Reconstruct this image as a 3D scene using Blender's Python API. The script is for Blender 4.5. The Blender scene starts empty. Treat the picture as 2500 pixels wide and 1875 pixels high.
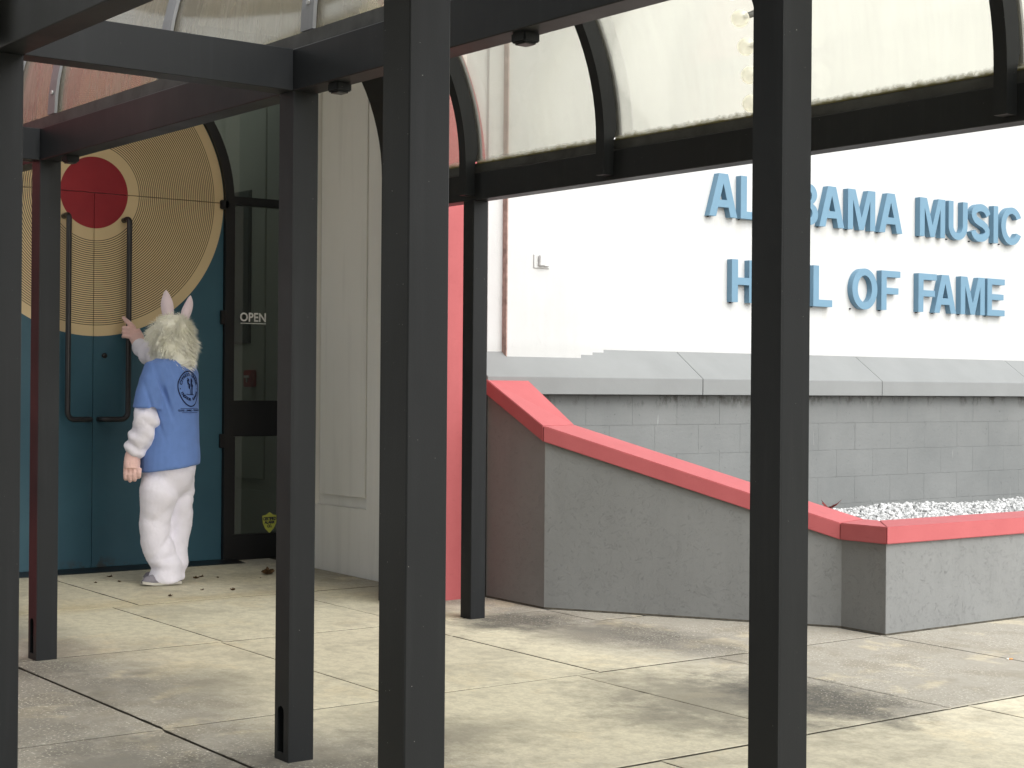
import bpy, bmesh, math, random
import numpy as np
from mathutils import Vector, Matrix, noise
from mathutils.geometry import tessellate_polygon
from mathutils.bvhtree import BVHTree
random.seed(7)
R = math.radians
SC = bpy.context.scene
COL = SC.collection
# ------------------------------------------------------------------ camera
CR = Vector((0.6094470, 0.7927883, 0.0078095)); CU = Vector((-0.0033042, -0.0073102, 0.9999678)); CF = Vector((-0.7928199, 0.6094532, 0.0018357))
cd = bpy.data.cameras.new('camera'); cam = bpy.data.objects.new('camera', cd); COL.objects.link(cam)
cd.sensor_width = 36; cd.lens = 57.764; cd.clip_end = 500; cd.clip_start = 0.05
cam.matrix_world = Matrix(((CR.x, CU.x, -CF.x, 0), (CR.y, CU.y, -CF.y, 0), (CR.z, CU.z, -CF.z, 1.35), (0, 0, 0, 1)))
SC.camera = cam
# ------------------------------------------------------------------ light
SUN_EL, SUN_AZ = 46, 6            # azimuth measured from +X towards +Y
w = bpy.data.worlds.new('World'); SC.world = w; w.use_nodes = True
nt = w.node_tree; nt.nodes.clear()
sky = nt.nodes.new('ShaderNodeTexSky'); sky.sky_type = 'NISHITA'; sky.sun_disc = False
sky.sun_elevation = R(SUN_EL); sky.sun_rotation = R(90 - SUN_AZ); sky.air_density = 1.0; sky.dust_density = 3.0
hs = nt.nodes.new('ShaderNodeHueSaturation'); hs.inputs['Saturation'].default_value = 0.22
bg = nt.nodes.new('ShaderNodeBackground'); bg.inputs['Strength'].default_value = 0.12
wo = nt.nodes.new('ShaderNodeOutputWorld')
nt.links.new(sky.outputs[0], hs.inputs['Color']); nt.links.new(hs.outputs[0], bg.inputs['Color']); nt.links.new(bg.outputs[0], wo.inputs[0])
sd = bpy.data.lights.new('sun', 'SUN'); sd.energy = 1.5; sd.angle = R(90); sd.color = (1, .97, .92)
so = bpy.data.objects.new('sun', sd); COL.objects.link(so)
sdir = Vector((math.cos(R(SUN_EL)) * math.cos(R(SUN_AZ)), math.cos(R(SUN_EL)) * math.sin(R(SUN_AZ)), math.sin(R(SUN_EL))))
so.rotation_euler = sdir.to_track_quat('Z', 'Y').to_euler(); so.location = (4, 0, 9)
SC.view_settings.view_transform = 'Standard'; SC.view_settings.look = 'None'; SC.view_settings.gamma = 1
SC.view_settings.use_curve_mapping = False; SC.view_settings.exposure = 1.18
# ------------------------------------------------------------------ material helpers
def S(r, g, b):
    f = lambda c: (c / 255 / 12.92) if c / 255 <= .04045 else ((c / 255 + .055) / 1.055) ** 2.4
    return (f(r), f(g), f(b), 1)
class NT:
    def __init__(s, name):
        s.m = bpy.data.materials.new(name); s.m.use_nodes = True; s.t = s.m.node_tree; s.t.nodes.clear()
        s.out = s.n('ShaderNodeOutputMaterial')
    def n(s, typ, **k):
        x = s.t.nodes.new(typ)
        for a, b in k.items(): setattr(x, a, b)
        return x
    def v(s, sock, val):
        if isinstance(val, bpy.types.NodeSocket): s.t.links.new(val, sock)
        else: sock.default_value = val
    def noise(s, scale, detail=4, rough=.55, vec=None, dist=0):
        x = s.n('ShaderNodeTexNoise'); x.inputs['Scale'].default_value = scale; x.inputs['Detail'].default_value = detail
        x.inputs['Roughness'].default_value = rough; x.inputs['Distortion'].default_value = dist
        if vec is not None: s.t.links.new(vec, x.inputs['Vector'])
        return x.outputs['Fac']
    def ramp(s, fac, p0, p1, c0=0., c1=1.):
        x = s.n('ShaderNodeMapRange'); s.v(x.inputs[0], fac)
        for i, q in enumerate((p0, p1, c0, c1)): x.inputs[i + 1].default_value = q
        x.clamp = True; return x.outputs[0]
    def math(s, op, a, b=None, c=None):
        x = s.n('ShaderNodeMath', operation=op); s.v(x.inputs[0], a)
        if b is not None: s.v(x.inputs[1], b)
        if c is not None: s.v(x.inputs[2], c)
        return x.outputs[0]
    def mix(s, f, a, b, mode='MIX'):
        x = s.n('ShaderNodeMix', data_type='RGBA', blend_type=mode); s.v(x.inputs[0], f); s.v(x.inputs[6], a); s.v(x.inputs[7], b)
        return x.outputs[2]
    def pos(s): return s.n('ShaderNodeNewGeometry').outputs['Position']
    def obj(s): return s.n('ShaderNodeTexCoord').outputs['Object']
    def scale(s, vec, sc):
        x = s.n('ShaderNodeVectorMath', operation='MULTIPLY'); s.t.links.new(vec, x.inputs[0]); x.inputs[1].default_value = sc; return x.outputs[0]
    def sep(s, vec): return s.n('ShaderNodeSeparateXYZ'), vec
    def xyz(s, vec):
        x = s.n('ShaderNodeSeparateXYZ'); s.t.links.new(vec, x.inputs[0]); return x.outputs
    def bump(s, h, strength=.3, dist=.01):
        x = s.n('ShaderNodeBump'); s.v(x.inputs['Height'], h); x.inputs['Strength'].default_value = strength; x.inputs['Distance'].default_value = dist; return x.outputs[0]
    def prin(s, col, rough=.6, spec=.4, bump=None, **k):
        x = s.n('ShaderNodeBsdfPrincipled'); s.v(x.inputs['Base Color'], col); s.v(x.inputs['Roughness'], rough); x.inputs['Specular IOR Level'].default_value = spec
        if bump is not None: s.t.links.new(bump, x.inputs['Normal'])
        for a, b in k.items(): s.v(x.inputs[a.replace('_', ' ')], b)
        return x.outputs[0]
    def done(s, sh): s.t.links.new(sh, s.out.inputs[0]); return s.m

def m_steel(name, base, rough=.38, spec=.45):
    t = NT(name); p = t.pos()
    st = t.ramp(t.noise(1.0, 5, .6, t.scale(p, (22, 22, 1.6))), .52, .75)
    big = t.noise(2.2, 3, .5, p)
    sp = t.ramp(t.noise(160, 1, .5, p), .80, .83)
    c = t.mix(t.math('MULTIPLY', st, .35), base, tuple(min(1, q * 1.7 + .006) for q in base[:3]) + (1,))
    c = t.mix(t.math('MULTIPLY', t.ramp(big, .35, .7), .3), c, tuple(q * .7 for q in base[:3]) + (1,))
    c = t.mix(t.math('MULTIPLY', sp, .45), c, (.4, .4, .38, 1))
    b = t.bump(t.noise(240, 3, .6, p), .12, .002)
    return t.done(t.prin(c, t.ramp(big, .3, .7, rough - .06, rough + .12), spec, b))
def m_plain(name, col, rough=.6, spec=.3, var=.12, sc=6, bump=0, bsc=80):
    t = NT(name); p = t.pos()
    n = t.noise(sc, 5, .6, p)
    c = t.mix(t.ramp(n, .3, .7), tuple(q * (1 - var) for q in col[:3]) + (1,), tuple(min(1, q * (1 + var)) for q in col[:3]) + (1,))
    b = t.bump(t.noise(bsc, 4, .6, p), bump, .004) if bump else None
    return t.done(t.prin(c, rough, spec, b))
def m_stucco(name, col, var=.07, strength=.5, dirt=.0, flow=False, drips=False):
    t = NT(name); p = t.pos()
    n = t.noise(1.3, 5, .6, p); n2 = t.noise(1, 4, .6, t.scale(p, (9, 9, .7)))
    c = t.mix(t.ramp(n, .3, .7), tuple(q * (1 - var) for q in col[:3]) + (1,), tuple(min(.9, q * (1 + var)) for q in col[:3]) + (1,))
    if dirt: c = t.mix(t.math('MULTIPLY', t.ramp(n2, .5, .75), dirt), c, tuple(q * .72 for q in col[:3]) + (1,))
    if drips:
        X, Y, Z = t.xyz(p); dn = t.noise(1, 4, .6, t.scale(p, (1, 11, .5)))
        m1 = t.math('MULTIPLY', t.ramp(Z, 2.25, 2.57), t.math('LESS_THAN', Z, 2.575)); m2 = t.math('MULTIPLY', t.ramp(Z, 1.62, 1.97), t.math('LESS_THAN', Z, 1.975))
        k_ = t.math('MULTIPLY', t.math('MULTIPLY', t.math('MAXIMUM', m1, m2), t.ramp(dn, .48, .66)), t.math('MULTIPLY', t.math('GREATER_THAN', Y, 8.1), .42))
        c = t.mix(k_, c, (.42, .41, .37, 1))
        c = t.mix(t.math('MULTIPLY', t.ramp(t.noise(1, 6, .7, t.scale(p, (1, 3, .9))), .50, .62), t.ramp(Z, 2.6, 1.9, 0, .22)), c, (.42, .43, .43, 1))
        c = t.mix(t.math('MULTIPLY', t.ramp(Z, 1.66, 1.60), .25), c, (.40, .40, .38, 1))
    v = t.noise(34, 6, .66, p, 1.6); v2 = t.noise(11, 4, .6, p, 2.2)
    tr = t.ramp(v2, .47, .53)
    ln = t.ramp(t.math('ABSOLUTE', t.math('SUBTRACT', t.noise(16, 3, .55, p, 2.8), .5)), .012, .0, 0, 1)
    h = t.math('SUBTRACT', t.math('MULTIPLY', v, .35), t.math('MULTIPLY', t.math('MULTIPLY', ln, t.ramp(v2, .475, .57)), .5))
    h = t.math('ADD', h, t.math('MULTIPLY', t.noise(130, 3, .6, p), .25))
    return t.done(t.prin(c, .75, .25, t.bump(h, strength, .008)))
def m_red():
    t = NT('red_paint'); p = t.pos()
    n = t.noise(5, 7, .7, p); c = t.mix(t.ramp(n, .3, .7), (.375, .088, .094, 1), (.415, .104, .110, 1))
    ch = t.math('MAXIMUM', t.ramp(t.noise(60, 3, .7, p), .69, .73), t.math('MULTIPLY', t.ramp(t.noise(1, 5, .7, t.scale(p, (9, 9, 30))), .60, .70), .5))
    c = t.mix(t.math('MULTIPLY', ch, .5), c, (.25, .06, .06, 1))
    return t.done(t.prin(c, .55, .3, t.bump(t.noise(90, 4, .6, p), .15, .003)))
def m_concrete():
    t = NT('pavement_concrete'); p = t.pos(); X, Y, Z = t.xyz(p)
    q = t.scale(p, (1, 1, 0))
    big = t.noise(.75, 5, .55, q, .6); mid = t.noise(2.3, 8, .68, q, .3); fine = t.noise(55, 4, .7, q)
    # sheltered cream concrete under the canopy, rained-on grey outside it
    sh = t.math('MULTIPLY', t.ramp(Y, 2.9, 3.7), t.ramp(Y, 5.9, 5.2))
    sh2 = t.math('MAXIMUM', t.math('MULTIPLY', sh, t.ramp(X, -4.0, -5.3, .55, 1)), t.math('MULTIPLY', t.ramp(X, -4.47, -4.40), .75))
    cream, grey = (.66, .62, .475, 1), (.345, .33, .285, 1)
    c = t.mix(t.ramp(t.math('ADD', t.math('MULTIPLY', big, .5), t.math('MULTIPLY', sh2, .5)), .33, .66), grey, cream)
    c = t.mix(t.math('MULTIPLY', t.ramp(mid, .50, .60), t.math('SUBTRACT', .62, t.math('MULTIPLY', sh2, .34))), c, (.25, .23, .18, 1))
    c = t.mix(t.math('MULTIPLY', t.ramp(t.noise(1.9, 7, .66, q, .3), .55, .61), .42), c, (.66, .58, .40, 1))
    def blob(cx, cy, rx, ry, amt, col, c):
        dx = t.math('DIVIDE', t.math('SUBTRACT', X, cx), rx); dy = t.math('DIVIDE', t.math('SUBTRACT', Y, cy), ry)
        d = t.math('SQRT', t.math('ADD', t.math('MULTIPLY', dx, dx), t.math('MULTIPLY', dy, dy)))
        d = t.math('ADD', d, t.math('MULTIPLY', t.math('SUBTRACT', t.noise(5.5, 9, .74, q), .5), 1.7))
        return t.mix(t.math('MULTIPLY', t.ramp(d, .95, .35), amt), c, col)
    dk = (.085, .084, .076, 1)
    for a in ((-4.92, 5.42, .70, .46, 1.0), (-4.85, 5.45, .40, .24, .9), (-5.1, 5.1, .95, .8, .62), (-6.9, 2.75, .7, .5, .45), (-5.3, 2.45, .8, .5, .6), (-6.3, 2.3, .7, .6, .5), (-6.6, 6.0, .5, .35, .4), (-5.2, 3.7, .35, .6, .4), (-7.30, 5.66, .42, .50, .95), (-6.7, 5.75, .55, .5, .58), (-6.2, 5.95, .5, .4, .5), (-5.02, 2.76, .42, .46, .95), (-5.1, 3.05, .7, .5, .4), (-5.35, 3.6, .6, .3, .3), (-7.35, 2.85, .36, .40, .75), (-6.6, 3.3, .5, .6, .32), (-8.2, 5.7, .35, .25, .4), (-7.9, 3.2, .3, .2, .4), (-4.9, 4.6, .5, .35, .35), (-4.7, 3.2, .5, .5, .35)):
        c = blob(*a[:5], dk, c)
    c = blob(-8.95, 4.2, .22, 1.6, .35, (.58, .47, .25, 1), c)
    sp = t.ramp(t.noise(75, 2, .6, q), .58, .66); msk = t.ramp(t.noise(1.8, 5, .65, q), .38, .54)
    exp_ = t.math('MULTIPLY', msk, t.math('SUBTRACT', 1.15, sh2))
    c = t.mix(t.math('MULTIPLY', t.math('MULTIPLY', sp, exp_), .75), c, (.66, .63, .54, 1))
    c = t.mix(t.math('MULTIPLY', t.ramp(t.noise(50, 4, .7, q), .55, .66), t.math('MULTIPLY', exp_, .55)), c, (.16, .145, .12, 1))
    c = t.mix(t.ramp(fine, .35, .65, 0, .20), c, (.2, .18, .13, 1)); c = t.mix(t.ramp(t.noise(15, 7, .75, q), .45, .58, 0, .26), c, (.24, .22, .17, 1))
    return t.done(t.prin(c, .85, .25, t.bump(t.math('ADD', t.math('MULTIPLY', fine, .6), t.noise(160, 3, .7, q)), .28, .004)))
def m_glaze(name, dirt0, dirt1, col, dirty=(.62, .60, .52, 1), rough=.08, edge=True, zb=2.6, ec=(.22, .20, .09, 1)):
    t = NT(name); p = t.pos(); X, Y, Z = t.xyz(p)
    st = t.noise(1, 6, .65, t.scale(p, (26, 5, 1.5)), .3); bl = t.noise(2.3, 4, .6, p)
    f = t.ramp(t.math('ADD', t.math('MULTIPLY', st, .5), t.math('MULTIPLY', bl, .5)), .38, .64, dirt0, dirt1)
    if edge:
        e = t.ramp(t.math('ADD', Z, t.math('MULTIPLY', t.math('SUBTRACT', t.noise(30, 4, .7, p), .5), .05)), zb + .042, zb + .010)
        f = t.math('MAXIMUM', f, t.math('MULTIPLY', e, .85)); dirty = t.mix(e, dirty, ec)
    tr = t.n('ShaderNodeBsdfTransparent'); tr.inputs[0].default_value = col
    df = t.n('ShaderNodeBsdfDiffuse'); t.v(df.inputs[0], dirty); tl = t.n('ShaderNodeBsdfTranslucent'); t.v(tl.inputs[0], dirty)
    m1 = t.n('ShaderNodeMixShader'); m1.inputs[0].default_value = .6; t.t.links.new(df.outputs[0], m1.inputs[1]); t.t.links.new(tl.outputs[0], m1.inputs[2])
    m2 = t.n('ShaderNodeMixShader'); t.v(m2.inputs[0], f); t.t.links.new(tr.outputs[0], m2.inputs[1]); t.t.links.new(m1.outputs[0], m2.inputs[2])
    gl = t.n('ShaderNodeBsdfGlossy'); gl.inputs['Roughness'].default_value = rough; gl.inputs[0].default_value = (1, 1, 1, 1)
    fr = t.n('ShaderNodeFresnel'); fr.inputs[0].default_value = 1.35
    m3 = t.n('ShaderNodeMixShader'); t.v(m3.inputs[0], t.math('MULTIPLY', fr.outputs[0], .6)); t.t.links.new(m2.outputs[0], m3.inputs[1]); t.t.links.new(gl.outputs[0], m3.inputs[2])
    return t.done(m3.outputs[0])
def m_door():
    t = NT('door_paint'); p = t.pos(); X, Y, Z = t.xyz(p)
    dy = t.math('SUBTRACT', Y, 4.53); dz = t.math('SUBTRACT', Z, 2.645)
    r = t.math('SQRT', t.math('ADD', t.math('MULTIPLY', dy, dy), t.math('MULTIPLY', dz, dz)))
    blue = t.mix(t.ramp(t.noise(1.5, 4, .6, p), .3, .7), (.032, .095, .135, 1), (.042, .118, .162, 1))
    wear = t.math('MULTIPLY', t.ramp(t.noise(9, 5, .7, p), .50, .58), t.ramp(t.math('ADD', Z, t.math('MULTIPLY', t.math('ABSOLUTE', dy), .35)), .24, .12))
    blue = t.mix(wear, blue, (.05, .05, .045, 1))
    tan = t.mix(t.ramp(t.noise(2, 4, .6, p), .3, .7), (.66, .52, .30, 1), (.72, .57, .34, 1))
    fr = t.math('FRACT', t.math('DIVIDE', t.math('SUBTRACT', r, .3195), .01425))
    line = t.math('LESS_THAN', t.math('ABSOLUTE', t.math('SUBTRACT', fr, .5)), .19)
    line = t.math('MULTIPLY', line, t.math('MULTIPLY', t.math('GREATER_THAN', r, .3195), t.math('LESS_THAN', r, .904)))
    tan = t.mix(t.math('MULTIPLY', line, .9), tan, (.035, .022, .012, 1))
    lab = t.mix(t.ramp(t.noise(3, 4, .6, p), .35, .65), (.27, .014, .024, 1), (.33, .020, .030, 1))
    c = t.mix(t.math('LESS_THAN', r, .972), blue, tan)
    c = t.mix(t.math('LESS_THAN', r, .2425), c, lab)
    return t.done(t.prin(c, .42, .35, t.bump(t.noise(60, 3, .6, p), .05, .002)))
def m_glass_dark():
    t = NT('door_glass'); tr = t.n('ShaderNodeBsdfTransparent'); tr.inputs[0].default_value = (.62, .66, .63, 1)
    gl = t.n('ShaderNodeBsdfGlossy'); gl.inputs['Roughness'].default_value = .02
    m = t.n('ShaderNodeMixShader'); m.inputs[0].default_value = .10
    t.t.links.new(tr.outputs[0], m.inputs[1]); t.t.links.new(gl.outputs[0], m.inputs[2]); return t.done(m.outputs[0])
def m_globe():
    t = NT('globe_glass'); lw = t.n('ShaderNodeLayerWeight'); lw.inputs[0].default_value = .35
    tr = t.n('ShaderNodeBsdfTransparent'); tr.inputs[0].default_value = (.93, .93, .9, 1)
    df = t.n('ShaderNodeBsdfTranslucent'); df.inputs[0].default_value = (.85, .85, .8, 1)
    d2 = t.n('ShaderNodeBsdfDiffuse'); d2.inputs[0].default_value = (.8, .8, .76, 1)
    ma = t.n('ShaderNodeAddShader'); t.t.links.new(df.outputs[0], ma.inputs[0]); t.t.links.new(d2.outputs[0], ma.inputs[1])
    gl = t.n('ShaderNodeBsdfGlossy'); gl.inputs['Roughness'].default_value = .03
    m1 = t.n('ShaderNodeMixShader'); t.v(m1.inputs[0], t.ramp(lw.outputs['Facing'], .1, .9, .34, .72)); t.t.links.new(tr.outputs[0], m1.inputs[1]); t.t.links.new(ma.outputs[0], m1.inputs[2])
    m2 = t.n('ShaderNodeMixShader'); m2.inputs[0].default_value = .10; t.t.links.new(m1.outputs[0], m2.inputs[1]); t.t.links.new(gl.outputs[0], m2.inputs[2])
    return t.done(m2.outputs[0])
def m_block():
    t = NT('painted_block'); p = t.pos(); X, Y, Z = t.xyz(p)
    n = t.noise(2, 5, .6, p); c = t.mix(t.ramp(n, .3, .7), (.140, .148, .147, 1), (.172, .180, .178, 1))
    pit = t.ramp(t.noise(48, 4, .7, p), .66, .70)
    c = t.mix(t.math('MULTIPLY', pit, .6), c, (.06, .06, .055, 1))
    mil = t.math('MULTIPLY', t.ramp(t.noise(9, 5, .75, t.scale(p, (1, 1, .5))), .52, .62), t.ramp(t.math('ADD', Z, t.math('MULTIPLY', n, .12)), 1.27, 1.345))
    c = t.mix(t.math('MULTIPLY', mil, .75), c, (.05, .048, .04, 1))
    stk = t.ramp(t.noise(1, 3, .5, t.scale(p, (1, 16, 2.2))), .71, .75)
    c = t.mix(t.math('MULTIPLY', stk, .35), c, (.45, .46, .46, 1))
    h = t.math('ADD', t.noise(40, 5, .65, p, .6), t.math('MULTIPLY', pit, -1.5))
    return t.done(t.prin(c, .8, .25, t.bump(h, .45, .006)))
def m_cloth(name, col, bump=.25, sc=900, var=.08, sheen=0.0):
    t = NT(name); p = t.obj(); n = t.noise(14, 4, .6, p)
    c = t.mix(t.ramp(n, .3, .7), tuple(q * (1 - var) for q in col[:3]) + (1,), tuple(min(1, q * (1 + var)) for q in col[:3]) + (1,))
    return t.done(t.prin(c, .92, .1, t.bump(t.noise(sc, 3, .6, p), bump, .0015), Sheen_Weight=sheen))

M = {}
M['steel'] = m_steel('charcoal_steel', (.0120, .0135, .0150, 1), .42, .20)
M['cap'] = m_steel('grey_flashing', (.16, .165, .17, 1), .5)
M['lichen'] = m_plain('stained_curb', (.050, .052, .050, 1), .6, .3, .35, 9, .15, 60)
M['black'] = m_plain('black_frame', (.010, .010, .011, 1), .35, .4, .1)
M['blacksteel'] = m_plain('black_tube', (.018, .018, .02, 1), .32, .5, .1)
M['white'] = m_stucco('white_stucco', (.50, .515, .515, 1), .03, .38, .12, drips=True)
M['recess'] = m_stucco('recess_white_stucco', (.80, .80, .77, 1), .03, .30, .35)
M['grey'] = m_stucco('grey_stucco', (.190, .196, .194, 1), .07, .68, .24)
M['ledge'] = m_plain('grey_coping_paint', (.20, .21, .21, 1), .7, .25, .05, 3, .15, 70)
M['red'] = m_red(); M['ground'] = m_concrete(); M['joint'] = m_plain('joint_filler', (.060, .055, .044, 1), .95, .1, .4, 30, .6, 90)
M['soil'] = m_plain('ground_beyond', (.30, .28, .22, 1), .95, .1, .2, 1)
M['glaze_far'] = m_glaze('canopy_acrylic', .08, .12, (.965, .96, .915, 1), (.76, .75, .69, 1))
M['glaze_near'] = m_glaze('dirty_canopy_acrylic', .22, .62, (.90, .88, .80, 1), (.47, .45, .40, 1), ec=(.50, .47, .27, 1))  # bottom edge colour paints a yellow lit fringe over the lichen band
M['door'] = m_door(); M['glass'] = m_glass_dark(); M['globe'] = m_globe(); M['block'] = m_block()
M['signblue'] = m_plain('sign_blue_paint', (.125, .230, .318, 1), .5, .3, .05, 4, .08, 90)
M['metal'] = m_plain('dull_metal', (.30, .30, .29, 1), .35, .5, .2, 20)
M['fleece'] = m_cloth('white_fleece', (.84, .82, .92, 1), .35, 420, .04, .25)
M['shirt'] = m_cloth('blue_jersey', (.145, .25, .57, 1), .2, 1100, .05, .1)
M['pink'] = m_cloth('pink_plush', (.80, .54, .50, 1), .35, 420, .06, .25)
M['ear'] = m_cloth('pale_pink_plush', (.80, .68, .74, 1), .3, 420, .04, .25)
M['print'] = m_plain('navy_print', (.012, .018, .06, 1), .8, .1, .1)
M['sole'] = m_plain('shoe_sole', (.55, .53, .48, 1), .7, .2, .1); M['shoe'] = m_cloth('grey_shoe_cloth', (.22, .21, .24, 1), .3, 500, .1)
M['leafb'] = m_plain('dry_leaf', (.10, .060, .030, 1), .8, .2, .4, 25); M['leafr'] = m_plain('red_leaf', (.13, .022, .02, 1), .7, .2, .3, 25)
M['whiteprint'] = m_plain('white_vinyl_print', (.75, .75, .72, 1), .6, .2, .02)
M['yellow'] = m_plain('yellow_sticker', (.50, .52, .10, 1), .6, .2, .05); M['firered'] = m_plain('pull_station_red', (.45, .03, .03, 1), .4, .4, .08)
M['lobby'] = m_plain('lobby_wall_paint', (.45, .45, .38, 1), .8, .2, .06, 2, .1); M['poster'] = m_plain('dark_board', (.035, .045, .042, 1), .5, .3, .3, 5)
M['lobbyfloor'] = m_plain('lobby_floor', (.12, .11, .10, 1), .6, .3, .1)
M['paper'] = m_plain('cigarette_paper', (.8, .78, .72, 1), .8, .1, .03); M['filter'] = m_plain('cigarette_filter', (.55, .27, .10, 1), .8, .1, .1)
def m_hair():
    t = NT('cream_fur'); oi = t.pos(); n = t.noise(9, 3, .6, oi)
    return t.done(t.prin(t.mix(t.ramp(n, .3, .7), (.90, .89, .76, 1), (.97, .96, .90, 1)), .6, .2, None, Sheen_Weight=.2))
M['fur'] = m_hair()
def m_gravel():
    t = NT('white_gravel'); p = t.pos(); v = t.n('ShaderNodeTexVoronoi'); v.inputs['Scale'].default_value = 30; t.t.links.new(p, v.inputs['Vector'])
    s = t.n('ShaderNodeSeparateColor'); t.t.links.new(v.outputs['Color'], s.inputs[0])
    c = t.mix(t.ramp(s.outputs[0], 0, 1), (.26, .27, .27, 1), (.68, .69, .69, 1))
    c = t.mix(t.ramp(t.noise(60, 3, .6, p), .35, .7, 0, .3), c, (.3, .3, .3, 1)); return t.done(t.prin(c, .85, .2))
M['gravel'] = m_gravel()

# ------------------------------------------------------------------ object helpers
def link(name, me, mat, parent=None):
    o = bpy.data.objects.new(name, me)
    if mat is not None and len(me.materials) == 0: me.materials.append(mat)
    COL.objects.link(o)
    if parent is not None:
        o.parent = parent; o.matrix_parent_inverse = Matrix.Translation(-parent.location) if parent.type == 'EMPTY' and parent.rotation_euler.z == 0 else Matrix.Identity(4)
    return o
def thing(name, label, cat, loc=(0, 0, 0), group=None, kind=None):
    o = bpy.data.objects.new(name, None); COL.objects.link(o); o.location = loc; o.empty_display_size = .1
    if label: o['label'] = label
    if cat: o['category'] = cat
    if group: o['group'] = group
    if kind: o['kind'] = kind
    return o
def tag(o, label=None, cat=None, group=None, kind=None):
    for k, v in (('label', label), ('category', cat), ('group', group), ('kind', kind)):
        if v: o[k] = v
    return o
def mesh(name, verts, faces, smooth=False):
    me = bpy.data.meshes.new(name); me.from_pydata([tuple(v) for v in verts], [], faces); me.validate()
    bm = bmesh.new(); bm.from_mesh(me); bmesh.ops.recalc_face_normals(bm, faces=bm.faces); bm.to_mesh(me); bm.free()
    if smooth: me.polygons.foreach_set('use_smooth', [True] * len(me.polygons))
    return me
def bevel(me, wd, seg=2):
    bm = bmesh.new(); bm.from_mesh(me); bmesh.ops.bevel(bm, geom=[e for e in bm.edges], offset=wd, segments=seg, affect='EDGES', clamp_overlap=True); bm.to_mesh(me); bm.free(); return me
def boxm(x0, x1, y0, y1, z0, z1, bev=0):
    v = [(x, y, z) for x in (x0, x1) for y in (y0, y1) for z in (z0, z1)]
    f = [(0, 1, 3, 2), (4, 6, 7, 5), (0, 4, 5, 1), (2, 3, 7, 6), (0, 2, 6, 4), (1, 5, 7, 3)]
    me = mesh('box', v, f)
    if bev: bevel(me, bev, 1 if bev < .004 else 2)
    return me
def box(name, x0, x1, y0, y1, z0, z1, mat, parent=None, bev=0): return link(name, boxm(x0, x1, y0, y1, z0, z1, bev), mat, parent)
def prismm(loops, mapf, d0, d1):
    """loops: outer then holes, 2D points; mapf(u, v, depth) -> 3D"""
    flat = [Vector((p[0], p[1], 0)) for lp in loops for p in lp]
    tri = tessellate_polygon([[Vector((p[0], p[1], 0)) for p in lp] for lp in loops])
    n = len(flat); vs = [mapf(p.x, p.y, d0) for p in flat] + [mapf(p.x, p.y, d1) for p in flat]
    fs = [tuple(t) for t in tri] + [tuple(i + n for i in reversed(t)) for t in tri]
    k = 0
    for lp in loops:
        m_ = len(lp)
        for i in range(m_): a, b = k + i, k + (i + 1) % m_; fs.append((a, b, b + n, a + n))
        k += m_
    return mesh('prism', vs, fs)
def mapX(X0=0): return lambda u, v, d: (d, u, v)          # u=Y v=Z depth=X
def mapY(): return lambda u, v, d: (u, d, v)              # u=X v=Z depth=Y
def mapZ(): return lambda u, v, d: (u, v, d)
def rect(a, b, c, d): return [(a, c), (b, c), (b, d), (a, d)]
def loft(rings, closed=True, cap=True):
    n = len(rings[0]); vs = [p for r_ in rings for p in r_]; fs = []
    for i in range(len(rings) - 1):
        for j in range(n if closed else n - 1):
            k = (j + 1) % n; fs.append((i * n + j, i * n + k, (i + 1) * n + k, (i + 1) * n + j))
    if cap: fs.append(tuple(range(n))[::-1]); fs.append(tuple((len(rings) - 1) * n + j for j in range(n)))
    return vs, fs
def tube(points, radii, seg=12, smooth=True, name='tube'):
    pts = [Vector(p) for p in points]; rings = []
    if not hasattr(radii, '__len__'): radii = [radii] * len(pts)
    up = Vector((0, 0, 1)); prev = None
    for i, p in enumerate(pts):
        d = (pts[min(i + 1, len(pts) - 1)] - pts[max(i - 1, 0)]).normalized()
        if prev is None: a = d.cross(up if abs(d.z) < .9 else Vector((1, 0, 0))).normalized()
        else: a = (prev - d * prev.dot(d)).normalized()
        prev = a; b = d.cross(a); rr = radii[i]
        ra, rb = rr if hasattr(rr, '__len__') else (rr, rr)
        rings.append([p + a * ra * math.cos(2 * math.pi * k / seg) + b * rb * math.sin(2 * math.pi * k / seg) for k in range(seg)])
    v, f = loft(rings); return mesh(name, v, f, smooth)
def joinm(ms, smooth=False):
    bm = bmesh.new()
    for m_ in ms: bm.from_mesh(m_)
    me = bpy.data.meshes.new('joined'); bm.to_mesh(me); bm.free()
    if smooth: me.polygons.foreach_set('use_smooth', [True] * len(me.polygons))
    return me
def arc(cx, cy, r, a0, a1, n): return [(cx + r * math.cos(a0 + (a1 - a0) * i / n), cy + r * math.sin(a0 + (a1 - a0) * i / n)) for i in range(n + 1)]
def textmesh(s, size, bold=0.0, res=3, space=1.0, align='LEFT'):
    cu = bpy.data.curves.new('txt', 'FONT'); cu.body = s; cu.size = size; cu.offset = bold; cu.resolution_u = res; cu.space_character = space; cu.align_x = align
    o = bpy.data.objects.new('txt', cu); COL.objects.link(o)
    me = bpy.data.meshes.new_from_object(o.evaluated_get(bpy.context.evaluated_depsgraph_get())); bpy.data.objects.remove(o); return me
def mapmesh(me, fn):
    for v in me.vertices: v.co = fn(v.co)
    return me
def gz(x, y=0): return .017 * (-x - 5.1)
PI = math.pi

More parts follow.
